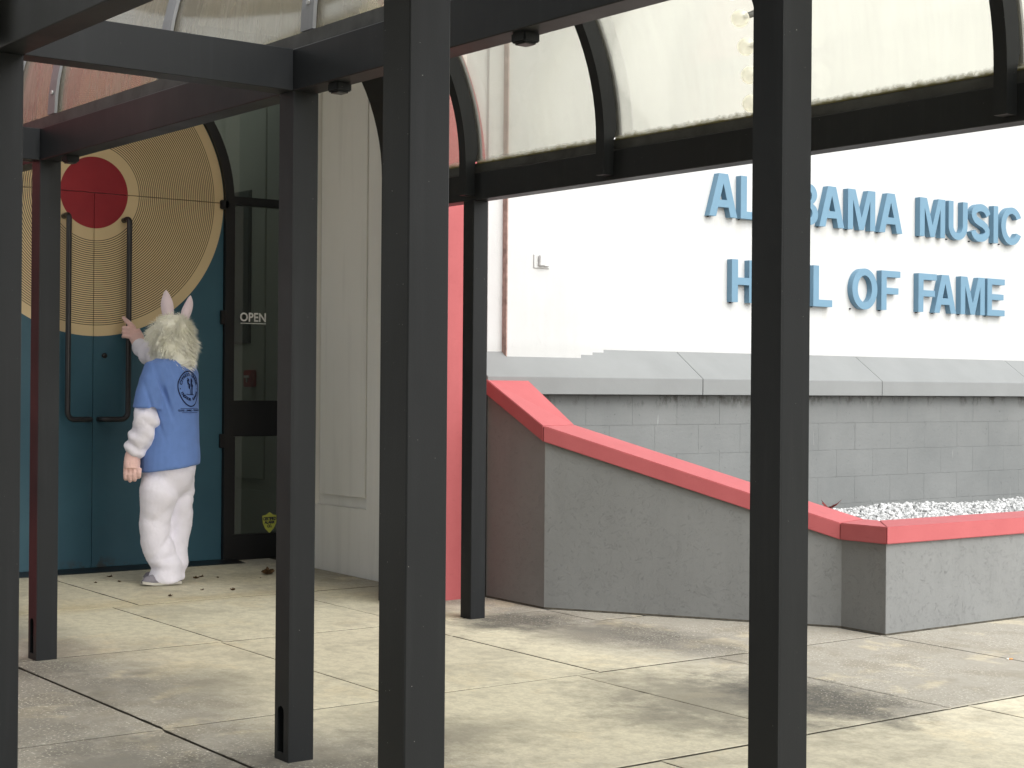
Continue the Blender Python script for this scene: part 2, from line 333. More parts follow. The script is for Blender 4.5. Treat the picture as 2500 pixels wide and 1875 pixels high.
# ------------------------------------------------------------------ ground
def ground():
    g = link('ground', mesh('g', [(-150, -150, gz(-150) - 2.6), (150, -150, gz(0) - 1.9 * 0 - .2), (150, 150, -.2), (-150, 150, gz(-150) - 2.6)], [(0, 1, 2, 3)]), M['soil']); tag(g, kind='structure')
    v = [(x, y, gz(x) - .014) for x, y in ((-10.56, -6), (4, -6), (4, 14), (-10.56, 14))]; v2 = [(a, b, c - .12) for a, b, c in v]
    pv = link('pavement', mesh('p', v + v2, [(0, 1, 2, 3), (7, 6, 5, 4), (0, 1, 5, 4), (1, 2, 6, 5), (2, 3, 7, 6), (3, 0, 4, 7)]), M['joint']); tag(pv, kind='structure')
    J = .0058
    slabs = []
    def col(x0, x1, cuts):
        for a, b in zip(cuts[:-1], cuts[1:]): slabs.append((x0, x1, a, b))
    col(-10.55, -8.9, [1.5, 2.85, 4.12, 5.89])
    col(-8.9, -7.53, [1.5, 2.85, 3.95, 5.1, 6.07])
    col(-7.53, -5.87, [-.6, 1.2, 2.826, 3.93])
    col(-7.53, -5.87, [3.93, 5.05]); col(-7.53, -7.07, [5.05, 6.06, 7.06]); col(-7.07, -5.87, [5.05, 6.05, 7.06])
    col(-5.87, -4.43, [-.6, 1.2, 2.814, 4.90, 5.80, 7.05, 8.6, 10.2])
    col(-4.43, -2.95, [-.6, 1.0, 2.6, 4.1, 5.9, 7.5, 9.1])
    col(-2.95, -1.4, [-.6, 1.0, 2.6, 4.1, 5.9, 7.5]); col(-1.4, .2, [-.6, 1.0, 2.6, 4.1]); col(.2, 2.0, [-.6, 1.0, 2.6])
    col(-4.43, -2.95, [9.1, 10.7, 12.3, 14]); col(-2.95, -1.4, [7.5, 9.1, 10.7, 12.3, 14]); col(-1.4, .2, [4.1, 5.7, 7.5, 9.1, 10.7, 12.3, 14]); col(.2, 2.0, [2.6, 4.1, 5.7, 7.5, 9.1, 10.7, 12.3, 14]); col(2.0, 4.0, [-.6, 1.0, 2.6, 4.1, 5.7, 7.5, 9.1, 10.7, 12.3, 14]); col(-5.87, -4.43, [10.2, 12.0, 14])
    for xa, xb in ((-10.55, -8.9), (-8.9, -7.53), (-7.53, -5.87), (-5.87, -4.43), (-4.43, -2.95), (-2.95, -1.4), (-1.4, .2), (.2, 2.0), (2.0, 4.0)): col(xa, xb, [-6, -4.2, -2.4, -.6])
    for xa, xb in ((-10.55, -8.9), (-8.9, -7.53)): col(xa, xb, [-.6, 1.5])
    for i, (x0, x1, y0, y1) in enumerate(slabs):
        wide = .006 if (abs(y0 - 2.80) < .04) else 0
        def edge(pa, pb, nx, ny, big):
            big = big + (.005 if nx else -.001)
            L = math.hypot(pb[0] - pa[0], pb[1] - pa[1]); n = max(2, int(L / .05)); out = []
            for k in range(n):
                t_ = k / n; x = pa[0] + (pb[0] - pa[0]) * t_; y = pa[1] + (pb[1] - pa[1]) * t_
                q = noise.noise(Vector((x * 9, y * 9, i * 3.1))); q2 = noise.noise(Vector((x * 31, y * 31, 5)))
                w_ = J + big * .5 + .0016 * q + .002 * max(0, q2 - .25) * 4
                w_ = w_ if k else w_
                out.append((x + nx * w_, y + ny * w_))
            return out
        o = edge((x0, y0), (x1, y0), 0, 1, .004 if abs(y0 - 2.82) < .02 else 0) + edge((x1, y0), (x1, y1), -1, 0, .002 if abs(x1 + 5.87) < .01 else 0) + edge((x1, y1), (x0, y1), 0, -1, .004 if abs(y1 - 2.82) < .02 else 0) + edge((x0, y1), (x0, y0), 1, 0, .002 if abs(x0 + 5.87) < .01 else 0)
        cx_, cy_ = (x0 + x1) / 2, (y0 + y1) / 2; lift = random.uniform(-.001, .001)
        ins = [(cx_ + (x - cx_) * (1 - .004 / max(.3, (x1 - x0) / 2)), cy_ + (y - cy_) * (1 - .004 / max(.3, (y1 - y0) / 2))) for x, y in o]
        n = len(o)
        V = [(x, y, gz(x) + lift) for x, y in ins] + [(x, y, gz(x) + lift - .0022) for x, y in o] + [(x, y, gz(x) - .0135) for x, y in o]
        F = [tuple(range(n))] + [(a, (a + 1) % n, n + (a + 1) % n, n + a) for a in range(n)] + [(n + a, n + (a + 1) % n, 2 * n + (a + 1) % n, 2 * n + a) for a in range(n)]
        me = mesh('s', V, F); me.materials.append(M['ground']); me.materials.append(M['joint'])
        for p_ in me.polygons: p_.material_index = 1 if abs(p_.normal.z) < .25 else 0
        link('concrete_slab', me, None, pv)
ground()

# ------------------------------------------------------------------ canopy
YN0, YN1 = 2.95, 3.05; YF0, YF1 = 5.461, 5.563; BZ0, BZ1 = 2.402, 2.552
PX = [-7.5, -5.13, -2.767, -.40]          # +X faces of the posts
def post_mesh(x1, y0, slot):
    x0, y1 = x1 - .100, y0 + .102; z0 = gz(x1) - .003; z1 = BZ0 + .0005
    if not slot: return boxm(x0, x1, y0, y1, z0, z1, .003)
    zb = gz(x1) + .03; cx_ = x0 + .042; hw = .022; zt = zb + .145
    hole = [(cx_ - hw, zb), (cx_ + hw, zb)] + [(cx_ + hw * math.cos(a), zt + hw * math.sin(a)) for a in [PI * k / 8 for k in range(0, 9)]]
    fr = prismm([rect(x0, x1, z0, z1), hole], mapY(), y0, y0 + .006)
    rest = [boxm(x0, x0 + .006, y0 + .0065, y1, z0, z1), boxm(x1 - .006, x1, y0 + .0065, y1, z0, z1, .0), boxm(x0 + .006, x1 - .006, y1 - .006, y1, z0, z1)]
    return joinm([fr] + rest)
def vault(cy, root, xs, glz_near, glz_far, ybeams, x_end0, x_end1, bulbs=False):
    (na, nb), (fa, fb) = ybeams; ro, ri = 1.230, 1.140; zc = 2.60
    for (a, b), nm in (((na, nb), 'near'), ((fa, fb), 'far')):
        box('side_beam', x_end0, x_end1, a, b, BZ0, BZ1, M['steel'], root, .003)
        m_ = .5 * (a + b); box('gutter_curb', x_end0, x_end1, (m_ - .022), (m_ + .030), BZ1 + .001, 2.612, M['lichen'], root)
    for X in xs:
        th0, th1 = X - .062, X
        # curved rib from curb to curb
        o = arc(cy, zc, ro - .004, 0, PI, 48); i_ = arc(cy, zc, ri, PI, 0, 48)
        lp = [(cy + ro - .004, 2.425)] + o + [(cy - ro + .004, 2.425), (cy - ri, 2.425)] + i_ + [(cy + ri, 2.425)]
        # keep the legs on the inner side of the beams
        lp = [(min(max(p[0], nb + .001 if p[1] < 2.606 else -9), fa - .001 if p[1] < 2.606 else 99), p[1]) for p in lp]
        link('rib', prismm([lp], mapX(), th0, th1), M['steel'], root)
        o2 = arc(cy, zc, ro + .026, .02, PI - .02, 48); i2 = arc(cy, zc, ro + .012, PI - .02, .02, 48)
        cap = link('rib_cap', prismm([o2 + i2], mapX(), X - .082, X + .004), M['cap'], root)
        for k in range(13):
            a = .10 + k * (PI - .2) / 12; c = Vector((X - .031, cy + (ro + .027) * math.cos(a), zc + (ro + .027) * math.sin(a))); d = Vector((0, math.cos(a), math.sin(a)))
            link('bolt', tube([c, c + d * .008], .010, 6, False), M['metal'], root)
    edges = [x_end0] + list(xs) + [x_end1]
    for a, b in zip(edges[:-1], edges[1:]):
        if b - a < .25: continue
        for side, mat in ((0, glz_far), (1, glz_near)):
            a0, a1 = (0.004, PI / 2 - .002) if side == 0 else (PI / 2 + .002, PI - .004)
            pts = arc(cy, zc, ro + .008, a0, a1, 24); pin = arc(cy, zc, ro + .003, a1, a0, 24)
            me = prismm([pts + pin], mapX(), a - .02, b - .045); me.polygons.foreach_set('use_smooth', [True] * len(me.polygons))
            try:
                bm = bmesh.new(); bm.from_mesh(me); [setattr(e, 'smooth', e.calc_face_angle(0) < .5) for e in bm.edges]; bm.to_mesh(me); bm.free()
            except Exception: pass
            link('acrylic_panel', me, mat, root)
can = thing('walkway_canopy', 'dark steel barrel vault canopy on square posts with dirty clear panels leading to the entrance', 'canopy', (-5, 4.25, 0))
for x1 in PX:
    link('post', post_mesh(x1, YN0, True), M['steel'], can)
for x1 in (-7.47, -2.72, -.35):
    box('post', x1 - .100, x1, YF0, YF1, gz(x1) - .003, BZ0 + .0005, M['steel'], can, .003)
XS = [-7.99, -7.46, -6.275, -5.09, -3.885, -2.70, -1.515, -.33]
vault(4.255, can, XS, M['glaze_near'], M['glaze_far'], ((YN0, YN1), (YF0, YF1)), -8.145, 1.0)
near = thing('walkway_canopy', 'nearest steel canopy overhead with its post cut by the left edge of the photo', 'canopy', (-2, .6, 0))
for x1 in (-7.5, -5.13, -2.767, -.40):
    box('post', x1 - .100, x1, 1.859, 1.961, gz(x1) - .003, BZ0 + .0005, M['steel'], near, .003)
    box('post', x1 - .100, x1, -.652, -.55, gz(x1) - .003, BZ0 + .0005, M['steel'], near, .003)
    box('cross_beam', x1 - .100, x1 - .0005, 1.9625, YN0 - .0015, BZ0 + .0006, BZ1 - .0006, M['steel'], near, .002)
vault(.6545, near, [x + .0 for x in XS[1:]], M['glaze_near'], M['glaze_near'], ((-.652, -.55), (1.859, 1.961)), -8.145, 1.0)
# small downlights under the beams
for i, (x, y, lab) in enumerate(((-7.26, 3.0, 'dark box light under the beam beside the farthest left post'), (-4.90, 3.0, 'small dark box light under the beam beside the second post from the left'), (-3.85, 3.0, 'small dark box light under the beam right of the thickest post'))):
    t = thing('beam_light', lab, 'light fixture', (x, y, BZ0), 'box lights under the canopy beam')
    box('housing', x - .033, x + .033, y - .03, y + .03, BZ0 - .030, BZ0 - .0005, M['steel'], t, .004)
    box('lens_frame', x - .024, x + .024, y - .022, y + .022, BZ0 - .036, BZ0 - .0305, M['black'], t, .002)
# globe string on one rib
gs = thing('globe_light_string', 'row of clear globe bulbs following the curved rib behind the right post', 'string lights', (-5.12, 5.3, 2.5))
cyv, zcv, X0 = 4.255, 2.60, -5.121
pa = arc(cyv, zcv, 1.128, 0, PI, 40)
link('socket_strip', tube([(X0, p[0], p[1]) for p in pa], .012, 8), M['steel'], gs)
bm = bmesh.new(); bmesh.ops.create_uvsphere(bm, u_segments=24, v_segments=14, radius=.040); gme = bpy.data.meshes.new('globe'); bm.to_mesh(gme); bm.free(); gme.polygons.foreach_set('use_smooth', [True] * len(gme.polygons))
for k in range(25):
    a = .012 + k * .1245
    c = Vector((X0, cyv + 1.005 * math.cos(a), zcv + 1.005 * math.sin(a))); d = Vector((0, math.cos(a), math.sin(a)))
    g = link('globe_bulb', gme, M['globe'], gs); g.location = c
    link('socket', tube([c + d * .036, c + d * .112], [.013, .016], 10), M['cap'], gs)
    link('filament', tube([c + d * .036, c + d * .012], [.006, .002], 8), M['metal'], gs)

# ------------------------------------------------------------------ building
bld = thing('museum_building', 'white stucco building with red arched entrance, vinyl record doors and grey sloped ledge', 'building', (-9, 6, 0))
PO = 3.0
ox, oz, orr = 4.53, 2.65, 1.516
outer = [(ox + orr, gz(-8.15) - .003)] + arc(ox, oz, orr, 0, PI, 56) + [(ox - orr, gz(-8.15) - .003)]
icx, icz, ir = 4.255, 2.60, 1.188
inner = [(icx - ir, gz(-8.15) - .003)] + arc(icx, icz, ir, PI, 0, 48) + [(icx + ir, gz(-8.15) - .003)]
link('red_arch', prismm([outer + inner], mapX(), -8.345, -8.147), M['red'], bld)
tr_ = [(icx + 1.187, .055)] + arc(icx, icz, 1.187, 0, PI, 48) + [(icx - 1.187, .055), (icx - 1.160, .055)] + arc(icx, icz, 1.160, PI, 0, 48) + [(icx + 1.160, .055)]
link('arch_trim', prismm([tr_], mapX(), -8.350, -8.135), M['steel'], bld)
# recess side wall with raised panel
def recess_wall(y, sgn, x0, x1, mat):
    d = .035 * sgn
    hole = rect(-9.92, -9.256, .525, 3.75)
    link('recess_wall', prismm([rect(x0, x1, .05, 3.9), hole], mapY(), y, y + .14 * sgn), mat, bld)
    link('recess_wall', boxm(-9.92 + .001, -9.257, min(y + d, y + .1 * sgn), max(y + d, y + .1 * sgn), .526, 3.749), mat, bld)
    link('raised_panel', bevel(boxm(-9.862, -9.285, min(y + .004 * sgn, y + d - .0005 * sgn), max(y + .004 * sgn, y + d - .0005 * sgn), .60, 3.70), .004, 1), mat, bld)
recess_wall(5.9, 1, -10.15, -8.3455, M['recess'])
box('recess_return', -10.15, -10.02, 6.041, 6.6, .05, 3.9, M['recess'], bld)
box('recess_ceiling', -10.9, -8.3455, 3.0, 6.6, 3.901, 4.05, M['recess'], bld)
# unseen: red pier mirrored in the steel; dark wall added to dim -Y faces
box('red_pier', -8.345, -8.147, 2.25, 3.012, gz(-8.15), 3.3, M['red'], bld)
box('shade_wall', -5.5, 6.0, -6.0, -5.0, -1, 6.5, m_plain('brown_shade_wall', (.10, .085, .07, 1), .8, .2, .1, 2, .2, 30), bld)
# facade, stepped planes left to right
def facade(y0, y1, X, z0, mat=M['white'], back=-9.0): return box('facade_wall', back, X, y0, y1, z0, 7.2, mat, bld)
facade(6.05, 6.215, -8.37, 1.40); facade(6.2155, 6.34, -8.345, 1.40)
facade(6.3405, 6.953, -8.302, 1.40); facade(6.9535, 7.079, -8.334, 1.40); facade(7.0795, 7.198, -8.36, 1.40); facade(7.1985, 22, -8.39, 1.40)
box('facade_wall', -9.0, -8.37, 1.0, 6.049, 4.06, 7.2, M['white'], bld); box('porch_wall', -11.6, -10.7, -8, 2.2, 0, 4.05, M['white'], bld)
box('corner_bead', -8.345, -8.300, 6.331, 6.3395, 1.545, 7.1, m_plain('brown_sealant', (.33, .24, .21, 1), .8, .2, .3, 20), bld)
box('core_wall', -9.6, -9.003, 6.042, 22, 0, 7.2, M['white'], bld); box('roof_slab', -20, -9.0, 6.7, 22, 7.0, 7.3, M['ledge'], bld); box('lobby_ceiling', -14, -10.91, 2.4, 4.2, 3.96, 4.05, M['white'], bld)  # lobby ceiling cut short, an invented opening that lets sky light the lobby
# sloped grey ledge in cast pieces
cuts = [6.051, 7.892, 9.765, 11.64, 13.5, 15.4, 17.3, 19.2, 21.5]
for a, b in zip(cuts[:-1], cuts[1:]):
    pf = [(-8.12, 1.305), (-8.12, 1.416), (-8.30, 1.543), (-8.389, 1.606), (-8.50, 1.606), (-8.50, 1.305)]
    me = prismm([pf], lambda u, v, d: (u, d, v), a + .0025, b - .0025); bevel(me, .003, 1)
    link('ledge_stone', me, M['ledge'], bld)
# painted block wall below the ledge
bw = link('block_wall', boxm(-8.6, -8.2115, 6.08, 22, -.05, 1.304), M['block'], bld)
bme = {}
def blockmesh(L):
    if L not in bme:
        me = boxm(-.008, 0, 0, L, 0, .1992); bevel(me, .0009, 1); bme[L] = me
    return bme[L]
for c in range(7):
    z = 1.302 - .2 * (c + 1) - .0; off = 0.0 if c % 2 == 0 else .203
    y = 6.082 + off + .02
    if off: o = link('block', blockmesh(.197), M['block'], bw); o.location = (-8.2005, 6.082 + .02, z)
    while y < 17.5:
        o = link('block', blockmesh(.4052), M['block'], bw); o.location = (-8.2005 + random.uniform(-.0006, .0006), y, z); y += .406
# door wall
DX = -10.55
def door_leaf(y0, y1, nm):
    return link(nm, bevel(boxm(DX - .045, DX, y0, y1, gz(DX) + .012, 2.6425), .002, 1), M['door'], bld)
ld = door_leaf(3.557, 4.5285, 'door_leaf'); rd = door_leaf(4.5325, 5.505, 'door_leaf')
tp = arc(4.53, 2.6465, .975, 0, PI, 64); link('transom_panel', prismm([tp], mapX(), DX - .045, DX), M['door'], bld)
def handle(y, side, parent):
    R_ = .0185; sx = .085
    pts = [(DX, y - .004, 2.47), (DX + .05, y - .002, 2.475)]
    for k in range(6): a = PI / 2 * k / 5; pts.append((DX + sx - .03 + .03 * math.sin(a), y, 2.445 + .03 * math.cos(a)))
    for z in (2.2, 1.8, 1.4): pts.append((DX + sx, y, z))
    for k in range(8): a = PI / 2 * k / 7; pts.append((DX + sx, y + side * .05 * (1 - math.cos(a)), 1.16 - .05 * math.sin(a)))
    pts += [(DX + sx, y + side * .14, 1.11), (DX + sx - .01, y + side * .165, 1.11), (DX + .03, y + side * .175, 1.11), (DX, y + side * .175, 1.11)]
    o = link('pull_handle', tube(pts, R_, 14), M['blacksteel'], parent); return o
handle(4.318, 1, ld); handle(4.748, -1, rd)
link('lock_cylinder', tube([(DX, 4.61, 1.542), (DX + .012, 4.61, 1.542)], [.019, .017], 18), M['black'], rd)
for z in (1.83, .95):
    box('hinge', DX + .0005, DX + .028, 5.478, 5.53, z - .05, z + .05, M['black'], rd, .004)
box('hinge', DX + .0005, DX + .03, 5.47, 5.535, 2.60, 2.665, M['black'], bld, .006)
fr = [(3.50, gz(DX))] + [(3.555, gz(DX)), (3.555, 2.6465)] + [p for p in reversed(arc(4.53, 2.6465, .977, 0, PI, 60))][1:-1] + [(5.507, 2.6465), (5.507, gz(DX)), (5.578, gz(DX))] + arc(4.53, 2.6465, 1.045, 0, PI, 60)
fr = [(5.507, gz(DX) + .012), (5.507, 2.6465)] + arc(4.53, 2.6465, .9765, .01, PI - .01, 60) + [(3.5535, 2.6465), (3.5535, gz(DX) + .012), (3.482, gz(DX) + .012), (3.482, 2.6465)] + arc(4.53, 2.6465, 1.045, PI - .01, .01, 60) + [(5.578, 2.6465), (5.578, gz(DX) + .012)]
link('door_frame', prismm([fr], mapX(), DX - .07, DX + .030), M['black'], bld)
thv = [(-10.62, 2.6, 0), (-10.33, 2.6, 0), (-10.33, 5.55, 0), (-10.36, 5.62, 0), (-10.62, 5.62, 0)]
link('door_sill', prismm([[(-10.64, .07), (-10.64, gz(DX) + .011), (-10.50, gz(DX) + .011), (-10.36, gz(-10.36) + .002), (-10.36, .07)]], lambda u, v, d: (u, d, v), 3.0, 5.60), M['black'], bld)
# sidelights
for s in (1, -1):
    Yf = lambda y: y if s > 0 else 9.06 - y
    def sbox(nm, y0, y1, z0, z1, mat=M['black'], d0=-.05, d1=.012, bev=.003):
        a, b = sorted((Yf(y0), Yf(y1))); return box(nm, DX + d0, DX + d1, a, b, z0, z1, mat, bld, bev)
    sbox('sidelight_rail', 5.579, 6.40, .093, .275); sbox('sidelight_rail', 5.579, 6.40, .98, 1.238); sbox('sidelight_rail', 5.579, 6.40, 2.640, 2.700)
    sbox('sidelight_stile', 5.579, 5.605, .276, .979); sbox('sidelight_stile', 5.579, 5.592, 1.239, 2.639); sbox('sidelight_stile', 6.2, 6.40, .276, .979); sbox('sidelight_stile', 6.2, 6.40, 1.239, 2.639); sbox('sidelight_stile', 6.36, 6.42, 2.701, 3.90)
    g1 = sbox('glass_pane', 5.5925, 6.199, 1.2385, 2.6395, M['glass'], -.026, -.020, 0); g2 = sbox('glass_pane', 5.6055, 6.199, .2755, .9795, M['glass'], -.026, -.020, 0)
    if s > 0: GP1, GP2 = g1, g2
up = rect(2.70, 6.359, 2.701, 3.90)
link('glass_pane', prismm([up], mapX(), DX - .060, DX - .054), M['glass'], bld)
# lettering on the pane
tm = textmesh('OPEN', .088, .0022, 3, 1.02, 'CENTER')
mapmesh(tm, lambda c: Vector((DX - .018, 5.757 + c.x * .93, 1.810 + c.y))); link('open_lettering', tm, M['whiteprint'], GP1)
link('open_underline', prismm([rect(5.655, 5.862, 1.792, 1.798)], mapX(), DX - .0195, DX - .0175), M['whiteprint'], GP1)
shield = [(5.845, .40), (5.875, .405), (5.905, .425), (5.935, .405), (5.965, .40), (5.960, .345), (5.940, .305), (5.905, .272), (5.870, .305), (5.850, .345)]
stk = link('alarm_sticker', prismm([shield], mapX(), DX - .0195, DX - .0182), M['yellow'], GP2)
for s_, sz, z in (('CERTIFIED', .0300, .367), ('ALARM', .0310, .341), ('CO.', .0280, .314)):
    tm = textmesh(s_, sz, .0016, 2, .92, 'CENTER'); mapmesh(tm, lambda c, z=z: Vector((DX - .0178, 5.905 + c.x * .84, z + c.y))); link('sticker_text', tm, M['print'], GP2)
# lobby seen through the panes
lw = link('lobby_wall', prismm([rect(-14, -10.62, .06, 3.95), rect(-13.2, -11.175, .53, 3.9)], mapY(), 6.2, 6.28), M['lobby']); tag(lw, kind='structure')
link('wall_panel', boxm(-13.199, -11.176, 6.235, 6.28, .531, 3.899), M['lobby'], lw); link('wall_panel', bevel(boxm(-13.1, -11.215, 6.206, 6.2345, .62, 3.85), .004, 1), M['lobby'], lw)
for nm, a in (('lobby_floor', (-14, -10.62, 2.3, 6.2, -.05, .085)), ('lobby_back_wall', (-14.1, -14.0, 2.2, 6.4, .05, 4.0)), ('lobby_side_wall', (-14, -10.62, 2.3, 2.4, .09, 3.95))):
    tag(box(nm, *a, M['lobbyfloor'] if 'floor' in nm else M['lobby']), kind='structure')
bd = thing('notice_board', 'tall dark board on the lobby wall seen through the door side glass', 'board', (-11.8, 6.2, 1.7))
box('board_panel', -12.6, -11.44, 6.185, 6.2045, 1.69, 2.86, M['poster'], bd); box('board_trim', -12.62, -11.425, 6.193, 6.2055, 1.675, 2.875, M['black'], bd)
fp = thing('fire_pull_station', 'red fire alarm pull station on the lobby wall behind the side glass', 'fire alarm', (-11.39, 6.2, 1.4))
box('housing', -11.45, -11.325, 6.155, 6.2045, 1.335, 1.465, M['firered'], fp, .006); box('pull_lever', -11.425, -11.35, 6.145, 6.1545, 1.405, 1.425, M['whiteprint'], fp, .002); box('pull_lever', -11.395, -11.38, 6.146, 6.1545, 1.37, 1.404, M['whiteprint'], fp, .002)
# outlet cover on the white wall
ob = thing('wall_box', 'small white utility cover on the white wall left of the blue letters', 'utility box', (-8.3, 6.61, 2.16))
box('back_plate', -8.3015, -8.294, 6.548, 6.676, 2.118, 2.205, M['white'], ob, .002); box('cover', -8.2935, -8.272, 6.580, 6.622, 2.132, 2.200, M['white'], ob, .004); box('cover', -8.2935, -8.280, 6.624, 6.664, 2.130, 2.198, M['white'], ob, .003)

# ------------------------------------------------------------------ sign letters
def stroke(path, wd):
    P = [Vector((a, b)) for a, b in path]; Lf, Rt = [], []
    for i, p in enumerate(P):
        d = (P[min(i + 1, len(P) - 1)] - P[max(i - 1, 0)]).normalized(); n = Vector((-d.y, d.x)) * wd / 2; Lf.append((p.x + n.x, p.y + n.y)); Rt.append((p.x - n.x, p.y - n.y))
    return [Lf + Rt[::-1]]
def ell(cx, cy, rx, ry, a0, a1, n=20): return [(cx + rx * math.cos(a0 + (a1 - a0) * i / n), cy + ry * math.sin(a0 + (a1 - a0) * i / n)) for i in range(n + 1)]
T_ = .20
def glyph(ch):
    if ch == 'A': return [[(0, 0), (.22, 0), (.28, .22), (.62, .22), (.68, 0), (.90, 0), (.595, 1), (.305, 1)], [(.335, .39), (.565, .39), (.45, .77)]]
    if ch == 'L': return [[(0, 0), (.68, 0), (.68, .17), (T_, .17), (T_, 1), (0, 1)]]
    if ch == 'I': return [[(0, 0), (T_, 0), (T_, 1), (0, 1)]]
    if ch == 'H': return [[(0, 0), (T_, 0), (T_, .41), (.57, .41), (.57, 0), (.77, 0), (.77, 1), (.57, 1), (.57, .58), (T_, .58), (T_, 1), (0, 1)]]
    if ch == 'F': return [[(0, 0), (T_, 0), (T_, .41), (.66, .41), (.66, .57), (T_, .57), (T_, .84), (.73, .84), (.73, 1), (0, 1)]]
    if ch == 'E': return [[(0, 0), (.76, 0), (.76, .16), (T_, .16), (T_, .43), (.71, .43), (.71, .585), (T_, .585), (T_, .84), (.76, .84), (.76, 1), (0, 1)]]
    if ch == 'M': return [[(0, 0), (.19, 0), (.19, .74), (.42, 0), (.60, 0), (.83, .74), (.83, 0), (1.02, 0), (1.02, 1), (.745, 1), (.51, .30), (.275, 1), (0, 1)]]
    if ch == 'U': return [[(0, 1), (0, .36)] + ell(.395, .36, .395, .375, PI, 2 * PI)[1:] + [(.79, 1), (.59, 1), (.59, .36)] + ell(.395, .36, .195, .205, 2 * PI, PI)[1:] + [(.2, 1)]]
    if ch == 'O': return [ell(.47, .5, .47, .515, 0, 2 * PI, 40)[:-1], ell(.47, .5, .265, .34, 2 * PI, 0, 36)[:-1]]
    if ch == 'C': return [ell(.47, .5, .47, .515, .50, 2 * PI - .50, 32) + ell(.47, .5, .265, .34, 2 * PI - .58, .58, 28)]
    if ch == 'B': return [[(0, 0), (.45, 0)] + ell(.47, .27, .30, .27, -PI / 2, PI * .40, 12) + ell(.45, .745, .28, .255, -PI * .35, PI / 2, 12) + [(0, 1)],
                          [(T_, .16), (T_, .42), (.44, .42)] + ell(.44, .29, .13, .13, PI / 2, -PI / 2, 8), [(T_, .58), (T_, .84), (.43, .84)] + ell(.43, .71, .12, .13, PI / 2, -PI / 2, 8)]
    if ch == 'S':
        c = [(.735, .71)] + ell(.41, .72, .295, .19, .15, PI * 1.0, 12)[1:] + [(.135, .66), (.20, .58), (.34, .52), (.50, .47), (.63, .40), (.695, .30)] + ell(.40, .285, .30, .195, 0, -PI * .98, 12)[1:]
        return stroke(c, .195)
H_ = .306
sg = thing('wall_sign', 'raised blue letters ALABAMA MUSIC HALL OF FAME on the white wall', 'sign', (-8.39, 10, 2))
rows = [(2.572, [('A', 8.154), ('L', 8.467), ('A', 8.700), ('B', 9.045), ('A', 9.297), ('M', 9.616), ('A', 9.978), ('M', 10.468), ('U', 10.828), ('S', 11.120), ('I', 11.416), ('C', 11.520)]),
        (1.970, [('H', 8.383), ('A', 8.650), ('L', 8.965), ('L', 9.237), ('O', 9.672), ('F', 10.010), ('F', 10.457), ('A', 10.654), ('M', 10.990), ('E', 11.340)])]
for zb, row in rows:
    for ch, y in row:
        me = prismm(glyph(ch), lambda u, v, d, y=y, zb=zb: (d, y + u * H_ * 1.01, zb + v * H_), -8.3925, -8.340)
        link('letter', me, M['signblue'], sg)
        link('mounting_stud', boxm(-8.389, -8.375, y + .02, y + .03, zb - .007, zb + .003), M['black'], sg)

# ------------------------------------------------------------------ planter
pl = thing('planter', 'grey stucco planter wall with sloping red coping beside the walkway', 'planter', (-6.5, 7, 0))
A, B, C_, D_, E_ = Vector((-8.145, 6.07)), Vector((-7.57, 6.07)), Vector((-6.16, 7.07)), Vector((-5.845, 7.07)), Vector((-5.845, 13.5))
ZT = [1.310, 1.029, .512, .512, .512]          # wall tops; coping is .092 high
pth = [A, B, C_, D_, E_]
def off(path, dlt):
    out = []
    for i, p in enumerate(path):
        d0 = (path[i] - path[i - 1]).normalized() if i else (path[1] - path[0]).normalized(); d1 = (path[i + 1] - path[i]).normalized() if i < len(path) - 1 else d0
        n0, n1 = Vector((-d0.y, d0.x)), Vector((-d1.y, d1.x)); m_ = (n0 + n1) / (1 + n0.dot(n1)); out.append(p + m_ * dlt)
    return out
inn = off(pth, .20); of0 = off(pth, -.022); of1 = off(pth, .305)
def walls():
    for i in range(4):
        a, b, ai, bi = pth[i], pth[i + 1], inn[i], inn[i + 1]
        e = .0008
        v = [(a.x, a.y, -.03), (b.x, b.y, -.03), (bi.x, bi.y, -.03), (ai.x, ai.y, -.03), (a.x, a.y, ZT[i] - e), (b.x, b.y, ZT[i + 1] - e), (bi.x, bi.y, ZT[i + 1] - e), (ai.x, ai.y, ZT[i] - e)]
        n = max(3, int((b - a).length / .02)); vs = []; rowsn = max(3, int(.8 / .03))
        link('planter_wall', mesh('w', v, [(0, 3, 2, 1), (4, 5, 6, 7), (0, 1, 5, 4), (1, 2, 6, 5), (2, 3, 7, 6), (3, 0, 4, 7)]), M['grey'], pl)
        def P(o, z): return (o.x, o.y, z)
        g = .0012
        a0, b0, a1, b1 = of0[i], of0[i + 1], of1[i], of1[i + 1]
        d = (b - a).normalized() * g
        a0, a1 = a0 + d, a1 + d; b0, b1 = b0 - d, b1 - d
        if i == 0: a0 = a0.copy(); a1 = a1.copy()
        h = .094
        v = [P(a0, ZT[i]), P(b0, ZT[i + 1]), P(b1, ZT[i + 1]), P(a1, ZT[i]), P(a0, ZT[i] + h), P(b0, ZT[i + 1] + h), P(b1, ZT[i + 1] + h), P(a1, ZT[i] + h)]
        me = mesh('c', v, [(0, 3, 2, 1), (4, 5, 6, 7), (0, 1, 5, 4), (1, 2, 6, 5), (2, 3, 7, 6), (3, 0, 4, 7)]); bevel(me, .004, 2)
        link('red_coping', me, M['red'], pl)
walls()
